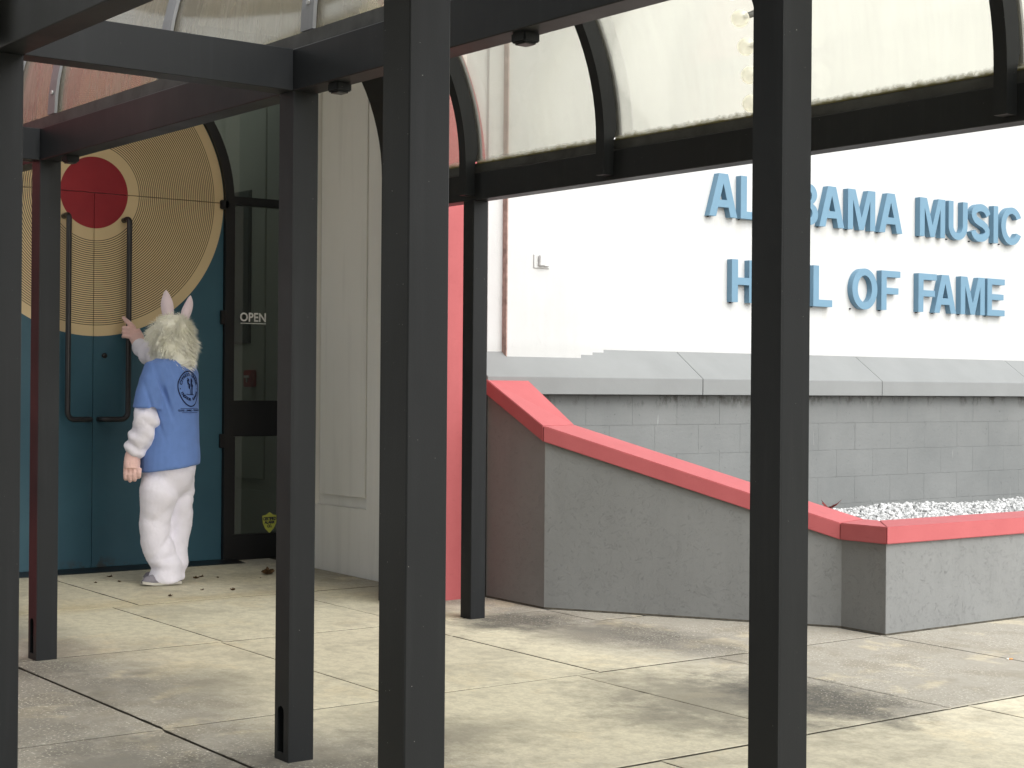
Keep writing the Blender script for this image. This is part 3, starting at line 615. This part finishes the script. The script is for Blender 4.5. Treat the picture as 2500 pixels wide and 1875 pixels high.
# dark open joint at the foot of the planter
jt = []
for i in range(4):
    a, b = off(pth, -.010)[i], off(pth, -.010)[i + 1]; n = max(2, int((b - a).length / .04)); k0 = pth[i]; 
    V, F = [], []
    for k in range(n + 1):
        q = a + (b - a) * k / n; q2 = pth[i] + (pth[i + 1] - pth[i]) * k / n; wd = .5 + .9 * abs(noise.noise(Vector((q.x * 7, q.y * 7, 0))))
        q = q2 + (q - q2) * wd; V += [(q.x, q.y, gz(q.x) + .0015), (q2.x, q2.y, gz(q2.x) + .010)]
        if k: F.append((2 * k - 2, 2 * k, 2 * k + 1, 2 * k - 1))
    jt.append(mesh('j', V, F))
link('joint_sealant', joinm(jt), M['joint'], pl)
# gravel
def gravel():
    bm = bmesh.new(); bmesh.ops.create_icosphere(bm, subdivisions=1, radius=1); bm.verts.ensure_lookup_table()
    bv = np.array([v.co[:] for v in bm.verts]); bf = np.array([[v.index for v in f.verts] for f in bm.faces]); bm.free()
    rng = np.random.default_rng(3); pts = []
    while len(pts) < 15000:
        x = rng.uniform(-8.2, -6.1); y = rng.uniform(6.5, 12.6)
        if y < 7.45 + (x + 6.15) * .71 + .1 and x < -6.15 or x > -6.12: continue
        if y - 7.3 < (x + 6.16) * .709: continue
        # the part that shows lies far from the near corner
        zg = .40 + .012 * math.sin(x * 5 + y * 3) + .085 * min(1, max(0, (x + 6.9) / .7)) * 1 + .055 * min(1, max(0, (-7.2 - x) / .8))
        pts.append((x, y, zg + rng.uniform(-.012, .010)))
    V = np.zeros((len(pts) * 12, 3)); F = np.zeros((len(pts) * 20, 3), int)
    for i, p in enumerate(pts):
        s = rng.uniform(.011, .023) * np.array([rng.uniform(.8, 1.4), rng.uniform(.7, 1.2), rng.uniform(.5, .9)])
        q = np.linalg.qr(rng.normal(size=(3, 3)))[0]; vv = bv * rng.uniform(.78, 1.2, size=(12, 1)) * s
        V[i * 12:i * 12 + 12] = vv @ q + np.array(p); F[i * 20:i * 20 + 20] = bf + i * 12
    me = bpy.data.meshes.new('gravel'); me.from_pydata(V.tolist(), [], F.tolist())
    o = link('gravel', me, M['gravel']); tag(o, 'white stone gravel filling the planter behind the red coping', 'gravel', kind='stuff')
    v = [(-8.2, 6.55, .39), (-7.6, 6.4, .39), (-6.2, 7.4, .45), (-6.1, 13, .45), (-8.2, 13, .44)]
    link('gravel_bed', mesh('b', v, [(0, 1, 2, 3, 4)]), M['gravel'], o)
gravel()

# ------------------------------------------------------------------ leaves and litter
def leaf(x, y, z, size, rot, seed, mat, lab, curl=.35, tall=.25):
    rs = random.Random(seed); n = 18; V = [(0, 0, .0)]; F = []
    for k in range(n):
        a = 2 * PI * k / n; lobes = 1 + .35 * math.cos(5 * a) + rs.uniform(-.18, .18); rr = size * .5 * lobes
        px, py = rr * math.cos(a) * 1.25, rr * math.sin(a) * .8; V.append((px, py, size * (tall * (px / size) ** 2 * 2 + curl * abs(math.sin(a * 1.5 + seed)) * .45 + rs.uniform(0, .08))))
    for k in range(n): F.append((0, 1 + k, 1 + (k + 1) % n))
    V += [(-.62 * size, 0, .06 * size), (-1.15 * size, .1 * size, .12 * size), (-1.15 * size, .13 * size, .13 * size)]
    F.append((0, n + 1, n + 2, n + 3)); c, s = math.cos(rot), math.sin(rot)
    m0 = min(v[2] for v in V)
    V = [(x + a * c - b * s, y + a * s + b * c, z + d - m0 + .002) for a, b, d in V]
    me = bpy.data.meshes.new('leaf'); me.from_pydata(V, [], F)
    o = link('dry_leaf', me, mat); sm = o.modifiers.new('t', 'SOLIDIFY'); sm.thickness = .0012
    return tag(o, lab, 'leaf', 'dry leaves lying on the concrete' if mat is M['leafb'] else 'red leaves caught in the planter')
LV = [(-9.739, 5.43, .155, 'largest curled brown leaf on the concrete near the black side panel'), (-9.787, 4.93, .07, 'long thin brown leaf just right of the shoes'), (-9.84, 4.99, .05, 'small brown leaf touching the thin one right of the shoes'), (-9.179, 4.873, .06, 'pointed brown leaf on the concrete right of and nearer than the shoes'),
      (-9.133, 4.427, .055, 'brown leaf lying directly in front of the shoe, closest to the camera'), (-10.118, 4.472, .06, 'brown leaf beside the door sill near the door seam'), (-9.90, 4.28, .04, 'small brown leaf left of the shoes, farthest left'), (-9.879, 4.433, .04, 'small brown leaf between the door sill and the shoe'),
      (-9.273, 4.711, .035, 'tiny brown leaf fragment just right of the shoe heel'), (-9.754, 5.066, .03, 'tiny brown leaf fragment between the shoes and the large leaf'), (-9.60, 5.30, .018, 'leaf crumb in front of the large curled leaf')]
for i, (x, y, s_, lb) in enumerate(LV): leaf(x, y, gz(x), s_ * .6, random.uniform(-.4, .4) + PI / 2 + .9, i + 3, M['leafb'], lb, .35, .35 if s_ > .1 else .15)
leaf(-8.04, 9.10, .480, .10, .6, 41, M['leafr'], 'larger dark red leaf at the edge of the gravel by the block wall', .45, .5)
leaf(-8.00, 8.96, .480, .065, 1.6, 42, M['leafr'], 'smaller dark red leaf lying left of the larger one in the gravel', .35, .2)
cb = thing('cigarette_butt', 'discarded cigarette butt on the concrete near the right edge', 'cigarette butt', (-5.02, 7.025, .004))
d = Vector((.35, .94, 0)).normalized(); c0 = Vector((-5.02, 7.02, gz(-5.02) + .0045))
link('filter_tip', tube([c0, c0 + d * .022], .004, 10), M['filter'], cb); link('paper_end', tube([c0, c0 - d * .012], [.004, .0035], 10), M['paper'], cb)
#PERSON
# ------------------------------------------------------------------ person
PB = Vector((-9.637, 4.663, gz(-9.637)))
FWD = Vector((-.911, -.412, 0)); LFT = Vector((.412, -.911, 0)); VW = Vector((-.90, .434, 0)); RT = Vector((.434, .90, 0)); CM = -VW
per = thing('person', 'person in white rabbit costume and blue t-shirt, back turned, holding the door handle', 'person', PB)
def oval(c, hl, hf, seg=28, lift=0.):
    c = Vector(c); return [c + LFT * hl * math.cos(2 * PI * k / seg) + FWD * hf * math.sin(2 * PI * k / seg) + Vector((0, 0, lift * math.cos(2 * PI * k / seg))) for k in range(seg)]
def lofm(rings):
    v, f = loft(rings); return mesh('l', v, f, True)
def remesh(ms, vox, smooth=3):
    me = joinm(ms); o = bpy.data.objects.new('tmp', me); COL.objects.link(o)
    r_ = o.modifiers.new('r', 'REMESH'); r_.mode = 'VOXEL'; r_.voxel_size = vox; r_.use_smooth_shade = True
    s_ = o.modifiers.new('s', 'SMOOTH'); s_.factor = .5; s_.iterations = smooth
    out = bpy.data.meshes.new_from_object(o.evaluated_get(bpy.context.evaluated_depsgraph_get())); bpy.data.objects.remove(o)
    out.polygons.foreach_set('use_smooth', [True] * len(out.polygons)); return out
def displace(me, fn):
    ns = [v.normal.copy() for v in me.vertices]
    for v, n in zip(me.vertices, ns): v.co = v.co + n * fn(v.co)
    return me
def add(me, name, mat):
    o = bpy.data.objects.new(name, me); me.materials.append(mat); COL.objects.link(o); o.parent = per; return o
sph = lambda c, r_, sx=1, sy=1, sz=1: _sph(c, r_, sx, sy, sz)
def _sph(c, r_, sx, sy, sz):
    bm = bmesh.new(); bmesh.ops.create_uvsphere(bm, u_segments=20, v_segments=14, radius=r_); me = bpy.data.meshes.new('s'); bm.to_mesh(me); bm.free()
    for v in me.vertices: v.co = Vector(c) + Vector((v.co.x * sx, v.co.y * sy, v.co.z * sz))
    return me
N3 = lambda p, s, o=0.: noise.noise(Vector((p.x * s + o, p.y * s - o, p.z * s + 2 * o)))
# costume body: legs, torso, both arms in one continuous surface
tor = [((-.004, .023, 1.46), .055, .05), ((.0, .02, 1.43), .09, .06), ((.004, .017, 1.395), .135, .075), ((.013, .013, 1.34), .155, .085), ((.013, .013, 1.25), .155, .095), ((.014, .014, 1.13), .145, .10), ((.009, .009, 1.0), .15, .115), ((.003, .001, .89), .165, .14), ((-.003, -.005, .80), .182, .160), ((-.004, -.006, .735), .178, .160), ((-.006, -.010, .67), .165, .150), ((-.01, -.012, .60), .15, .13), ((-.01, -.01, .56), .10, .09)]
armL = [(.060, -.105, 1.36), (.079, -.164, 1.242), (.074, -.202, 1.101), (.076, -.212, 1.03), (.060, -.221, .965), (.036, -.234, .900), (.016, -.248, .862), (.006, -.257, .838)]
armR = [(-.043, .125, 1.385), (-.210, .131, 1.410), (-.372, .120, 1.434), (-.503, .115, 1.462), (-.632, .112, 1.502), (-.703, .108, 1.529)]
nl = [(-.002, -.037, .778), (.017, -.062, .683), (.024, -.085, .593), (.014, -.099, .489), (-.002, -.102, .385), (-.012, -.082, .279), (-.003, -.054, .174), (.013, -.033, .083), (.007, -.026, .030)]
fl = [(-.021, .052, .775), (-.037, .075, .677), (-.038, .086, .584), (-.045, .082, .451), (-.050, .074, .32), (-.045, .066, .189), (-.042, .058, .071), (-.046, .054, .030)]
body = remesh([lofm([oval(*q) for q in tor]),
               tube(armL, [.04, .050, .066, .084, .068, .082, .072, .050], 20), tube(armR, [.05, .06, .072, .078, .070, .052], 20),
               tube(nl, [.10, .122, .124, .108, .100, .098, .098, .102, .098], 24), tube(fl, [.10, .102, .097, .090, .086, .078, .070, .064, .060], 24),
               sph((.0, .01, 1.50), .07)], .0085, 4)
def fold(p):
    d = .006 * N3(p, 5) + .004 * N3(p, 15, 3)
    if p.z < .75:
        u = p.dot(RT); k = abs(math.sin(11 * (p.z * .8 + u * .95) + 2.2 * N3(p, 3, 1))); d += .014 * (k - .55) * min(1, max(0, (.75 - p.z) * 5))
        for sl, of_, am, wd in ((.95, .50, .013, .035), (1.3, .33, .010, .03), (-.9, .62, .009, .03), (.7, .18, .011, .028)):
            q_ = p.z - of_ - sl * (u - .02) + .03 * N3(p, 5); d -= am * math.exp(-(q_ / wd) ** 2) * (.55 + N3(p, 6, of_ * 9))
        if p.z < .22: d += .010 * math.sin(p.z * 60 + 3 * N3(p, 6)) * (1 - p.z / .22)
    if p.x < -.18 and p.z > 1.3: d += .009 * math.sin(p.x * 42 + 3 * N3(p, 8))
    if p.dot(LFT) > .17 and p.z > .8: d += .011 * math.sin(p.z * 46 + p.dot(RT) * 26 + 3.5 * N3(p, 7)) + .006 * N3(p, 24)
    return d
displace(body, fold); displace(body, lambda p: .0016 * N3(p, 90) + .0012 * N3(p, 170))
add(body, 'costume_body', M['fleece'])
# shirt
st = [((-.002, .022, 1.452), .072, .062), ((.002, .018, 1.432), .115, .078), ((.006, .016, 1.400), .170, .100), ((.013, .013, 1.345), .197, .122), ((.013, .013, 1.269), .198, .132), ((.014, .014, 1.151), .186, .140), ((.010, .009, 1.034), .188, .152), ((.003, .001, .916), .196, .170), ((-.001, -.004, .824), .203, .178), ((-.002, -.005, .738), .204, .180)]
rg = [oval(*q) for q in st]
rg[-1] = [p + Vector((0, 0, .022 * (p - Vector(st[-1][0])).dot(RT) / .15)) for p in rg[-1]]
shirt = remesh([lofm(rg), tube([(.045, -.085, 1.385), (.062, -.128, 1.362), (.069, -.160, 1.285), (.071, -.183, 1.203), (.072, -.192, 1.118)], [.060, .082, .086, .087, .092], 24),
                tube([(-.026, .115, 1.385), (-.085, .124, 1.398), (-.182, .127, 1.412)], [.072, .088, .094], 22)], .0072, 3)
def sf(p):
    d = .005 * N3(p, 6) + .0025 * N3(p, 15)
    q = p - Vector((.058, -.12, 1.30)); u = q.dot(RT); zz = q.z      # armpit drags on the near side
    m_ = math.exp(-((u - .02) ** 2) / .006) * math.exp(-((zz + .12) ** 2) / .03); d -= .024 * m_ * max(0, math.sin(58 * (u * 1.0 + zz * .38) + .8)) ** 2
    w_ = min(1, max(0, (1.12 - p.z) * 4)); d += .012 * w_ * math.sin(20 * (p.z * .9 - p.dot(RT) * .6) + 3 * N3(p, 3.5)) * max(0, .35 + N3(p, 4, 7))
    return d
displace(shirt, sf)
so_ = add(shirt, 'shirt', M['shirt'])
hem = [p + (p - Vector((st[-1][0][0], st[-1][0][1], p.z))).normalized() * .0015 + Vector((0, 0, .018)) for p in rg[-1]]
# print on the back, laid onto the cloth
bvh = BVHTree.FromPolygons([v.co[:] for v in shirt.vertices], [p.vertices[:] for p in shirt.polygons])
PCN = Vector((.013, .013, 0)); PN = -FWD; PU = -LFT      # print right points to the wearer's right = image right
def wrap(me, cx_, cz_):
    for v in me.vertices:
        u, h = v.co.x + cx_, v.co.y + cz_
        o = PCN + PU * u + PN * .5 + Vector((0, 0, h)); hit = bvh.ray_cast(o, -PN)
        if hit[0] is not None: v.co = hit[0] + PN * .0022 + (hit[1] if hit[1].dot(PN) > 0 else Vector()) * .001
        else: v.co = PCN + PU * u + Vector((0, 0, h)) + PN * .02
    return me
def flat(pts, closed=True, wd=.004):
    V, F = [], []; n = len(pts)
    for i, p in enumerate(pts):
        a, b = Vector(pts[i - 1 if closed or i else 0]), Vector(pts[(i + 1) % n if closed else min(i + 1, n - 1)]); d = (b - a).normalized(); nn = Vector((-d.y, d.x)) * wd / 2
        V += [(p[0] + nn.x, p[1] + nn.y, 0), (p[0] - nn.x, p[1] - nn.y, 0)]
    for i in range(n if closed else n - 1): j = (i + 1) % n; F.append((2 * i, 2 * j, 2 * j + 1, 2 * i + 1))
    me = bpy.data.meshes.new('f'); me.from_pydata(V, [], F); return me
def disc(pts):
    me = bpy.data.meshes.new('d'); me.from_pydata([(a, b, 0) for a, b in pts], [], [tuple(t) for t in tessellate_polygon([[Vector((a, b, 0)) for a, b in pts]])]); return me
pr_ = []
badge = [(.098 * math.cos(a), .098 * math.sin(a) if math.sin(a) > -.1 else .098 * math.sin(a) * 1.0 - .024 * max(0, -math.sin(a) - .1) ** 2 * 1.3) for a in [2 * PI * k / 72 for k in range(72)]]
pr_.append(flat(badge, True, .0072))
def arctext(s, rad, a_mid, size, flip=False, step=.215):
    out = []; n = len(s)
    for i, ch in enumerate(s):
        if ch == ' ': continue
        off_ = (i - (n - 1) / 2) * step; a = a_mid - off_ if not flip else a_mid + off_
        tm = textmesh(ch, size, .0013, 2, 1, 'CENTER'); rot = a - PI / 2 if not flip else a + PI / 2
        c, s_ = math.cos(rot), math.sin(rot); sub = (0 if not flip else 0)
        for v in tm.vertices: x, y = v.co.x, v.co.y - size * .33; v.co = Vector((rad * math.cos(a) + x * c - y * s_, rad * math.sin(a) + x * s_ + y * c, 0))
        out.append(tm)
    return out
pr_ += arctext('CYPRESS CREEK', .079, PI / 2, .026)
pr_ += arctext('INDOOR RANGE', .080, -PI / 2, .024, True, .20)
for s in (-1, 1): pr_.append(disc([(.082 * s + .004 * math.cos(a), -.012 + .004 * math.sin(a)) for a in [k * PI / 4 for k in range(8)]]))
rs = random.Random(4)
for tx, top, lean in ((-.014, .052, .010), (.022, .050, -.004)):      # two slim cypress trees
    pr_.append(flat([(tx + lean, -.005), (tx + lean * 1.3, -.030), (tx + lean * 1.6, -.050)], False, .0045 if tx < 0 else .011))
    for k in range(30):
        t_ = k / 29; wd = .013 * math.sin(PI * min(1, t_ * .85 + .12)) + .002; cx_, cy_ = tx + lean * t_ * .7 + rs.uniform(-wd, wd) * .6, top - t_ * .062; q = rs.uniform(.003, .0065)
        pr_.append(disc([(cx_ + q * math.cos(a) * 1.2, cy_ + q * math.sin(a)) for a in [j * PI / 3 + rs.uniform(-.3, .3) for j in range(6)]]))
pr_.append(flat([(-.042, -.046), (-.01, -.049), (.034, -.051)], False, .004))
pr_.append(flat([(-.085 + .17 * k / 16, -.137) for k in range(17)], False, .0025)); pr_.append(flat([(-.075 + .15 * k / 16, -.163) for k in range(17)], False, .0025))
tm = textmesh('GUNS - AMMO - TRAINING', .0165, .0005, 2, 1, 'CENTER'); mapmesh(tm, lambda c: Vector((c.x, c.y - .155, 0))); pr_.append(tm)
prm = joinm(pr_); wrap(prm, 0.0, 1.258)
sp_ = add(prm, 'shirt_print', M['print']); sp_.parent = so_
# shoes
def shoe(pts, nm, rot):
    a, b = Vector(pts[0]), Vector(pts[1]); d = (b - a).normalized(); s = Vector((-d.y, d.x, 0)); rings, r2 = [], []
    L = (b - a).length
    for k in range(13):
        t_ = k / 12; w_ = .044 * (math.sin(PI * (t_ * .90 + .06)) ** .42) * (1.0 + .12 * t_); h = .055 * (1 - t_) ** .8 + .030; c = a + d * L * t_
        rings.append([c + s * w_ * math.cos(q) * (1 if math.sin(q) < .3 else .8) + Vector((0, 0, .016 + max(0, math.sin(q)) * h * (.35 if k in (0, 12) else 1))) for q in [2 * PI * j / 16 for j in range(16)]])
        r2.append([c + s * (w_ + .004) * x + Vector((0, 0, z + .010 * max(0, t_ - .75) * 4)) for x, z in ((-1, 0.001), (1, .001), (1.02, .018), (-1.02, .018))])
    v, f = loft(rings); up = add(mesh('u', v, f, True), nm, M['shoe']); v, f = loft(r2); o = add(mesh('s', v, f), 'shoe_sole', M['sole']); o.parent = up
shoe([(.050, .055, .004), (.012, -.195, .004)], 'shoe', 0); shoe([(-.060, .085, .004), (-.205, -.085, .004)], 'shoe', 0)
# gloves
def glove(palm, pr2, fingers, nm):
    ms = [tube(palm, pr2, 18)] + [tube(f_, r_, 12) for f_, r_ in fingers] + [sph(f_[-1], r_[-1] * 1.02) for f_, r_ in fingers]
    me = remesh(ms, .0038, 3); displace(me, lambda p: .0016 * N3(p, 60) + .001 * N3(p, 130)); return add(me, nm, M['pink'])
hp = [(.006, -.256, .862), (.010, -.262, .820), (.015, -.268, .778), (.020, -.269, .742)]
fing = []
for k, (o_, ln) in enumerate(((-.030, .075), (-.010, .088), (.011, .082), (.031, .062))):
    b = Vector((.020, -.268, .748)) + FWD * (-o_) * .55 + RT * o_ * .9
    fing.append(([b, b + Vector((0, 0, -ln * .5)) + CM * .004, b + Vector((0, 0, -ln * .8)) - CM * .006, b + Vector((0, 0, -ln * .93)) - CM * .024], [.0165, .0165, .0155, .013]))
tb = Vector((.010, -.262, .815)); fing.append(([tb, tb - RT * .035 + Vector((0, 0, -.030)), tb - RT * .040 + Vector((0, 0, -.062)), tb - RT * .030 - CM * .012 + Vector((0, 0, -.082))], [.022, .020, .0175, .014]))
glove(hp, [(.040, .036), (.050, .040), (.054, .040), (.050, .034)], fing, 'glove')
rod = Vector((-.828, .084, 0))
W0 = Vector((-.690, .109, 1.522))
palm = [W0, W0.lerp(rod + RT * .052 + CM * .010 + Vector((0, 0, 1.60)), .5), rod + RT * .050 + CM * .012 + Vector((0, 0, 1.600)), rod + RT * .036 + CM * .018 + Vector((0, 0, 1.640))]
fg = []
for k, z in enumerate((1.585, 1.612, 1.638)):
    fg.append(([rod + RT * .046 + CM * .020 + Vector((0, 0, z)), rod + RT * .012 + CM * .042 + Vector((0, 0, z + .010)), rod - RT * .030 + CM * .026 + Vector((0, 0, z + .016)), rod - RT * .034 - CM * .010 + Vector((0, 0, z + .010))], [.0165, .016, .0155, .013]))
fg.append(([rod + RT * .038 + CM * .022 + Vector((0, 0, 1.650)), rod + RT * .012 + CM * .036 + Vector((0, 0, 1.680)), rod - RT * .014 + CM * .030 + Vector((0, 0, 1.702)), rod - RT * .032 + CM * .018 + Vector((0, 0, 1.722))], [.018, .0175, .016, .0125]))
fg.append(([rod + RT * .055 + CM * .002 + Vector((0, 0, 1.60)), rod + RT * .030 - CM * .032 + Vector((0, 0, 1.628)), rod - RT * .010 - CM * .040 + Vector((0, 0, 1.650))], [.020, .018, .015]))
glove(palm, [.046, .048, (.052, .038), (.040, .030)], fg, 'glove')
# ears
def ear(p0, p1, p2, wd, nm):
    P = [Vector(p0), Vector(p1), Vector(p2)]; rings = []
    for k in range(17):
        t_ = k / 16; c = P[0] * (1 - t_) ** 2 + P[1] * 2 * t_ * (1 - t_) + P[2] * t_ * t_; w_ = wd * (math.sin(PI * (t_ * .93 + .07)) ** .72) * (1 - .20 * t_) + .001
        rings.append([c + RT * w_ * math.cos(q) + CM * (.010 * (.3 + w_ / wd) * math.sin(q) - .016 * (math.cos(q) ** 2) * w_ / wd) for q in [2 * PI * j / 20 for j in range(20)]])
    v, f = loft(rings); me = mesh('e', v, f, True)
    displace(me, lambda p: .003 * N3(p, 22) + .0012 * N3(p, 80)); return add(me, nm, M['ear'])
ear((-.044, .006, 1.655), (-.040, -.012, 1.79), (-.037, -.022, 1.877), .043, 'rabbit_ear'); ear((-.004, .075, 1.650), (.024, .108, 1.765), (.031, .117, 1.846), .036, 'rabbit_ear')
# fur hood
hull = remesh([sph((-.040, .022, 1.600), .122, 1, 1, 1.0), sph((-.018, .024, 1.520), .118, 1, 1, 1), sph((.030, .028, 1.460), .082), sph((.066, .030, 1.415), .052), sph((-.05, .02, 1.50), .09)], .010, 5)
add(hull, 'hood_base', M['fur'])
def fur():
    rng = random.Random(11); polys = list(hull.polygons); ar = np.array([p.area for p in polys]); cum = np.cumsum(ar / ar.sum()); V, F = [], []
    for i in range(10000):
        p = polys[int(np.searchsorted(cum, rng.random()))]; vs = [hull.vertices[k].co for k in p.vertices]; c = sum(vs, Vector()) / len(vs) + Vector([rng.uniform(-.004, .004) for _ in range(3)]); n = p.normal
        cl = Vector((noise.noise(c * 14), noise.noise(c * 14 + Vector((9, 0, 0))), noise.noise(c * 14 + Vector((0, 9, 0)))))
        stray = rng.random() < .34
        d = (n * (.62 if not stray else 1.0) + Vector((0, 0, -.62 if not stray else -.15)) + cl * 1.5 + Vector([rng.uniform(-.3, .3) for _ in range(3)])).normalized()
        L = rng.uniform(.040, .068) * (1 if not stray else 1.0); s = d.cross(Vector([rng.uniform(-1, 1) for _ in range(3)])).normalized(); w_ = rng.uniform(.0011, .0024) * (1 if not stray else .6)
        b = c - n * .004; k0 = len(V); bend = Vector((0, 0, -1)) * .35 + cl * .5
        for t_, wf in ((0, 1), (.35, 1), (.7, .7)):
            q = b + d * L * t_ + bend * L * t_ * t_; V += [q + s * w_ * wf, q - s * w_ * wf]
        V.append(b + d * L + bend * L)
        F += [(k0, k0 + 2, k0 + 3, k0 + 1), (k0 + 2, k0 + 4, k0 + 5, k0 + 3), (k0 + 4, k0 + 6, k0 + 5)]
    me = bpy.data.meshes.new('fur'); me.from_pydata([v[:] for v in V], [], F); o = add(me, 'fur_hood', M['fur']); o['kind'] = 'stuff'; return o
fur()
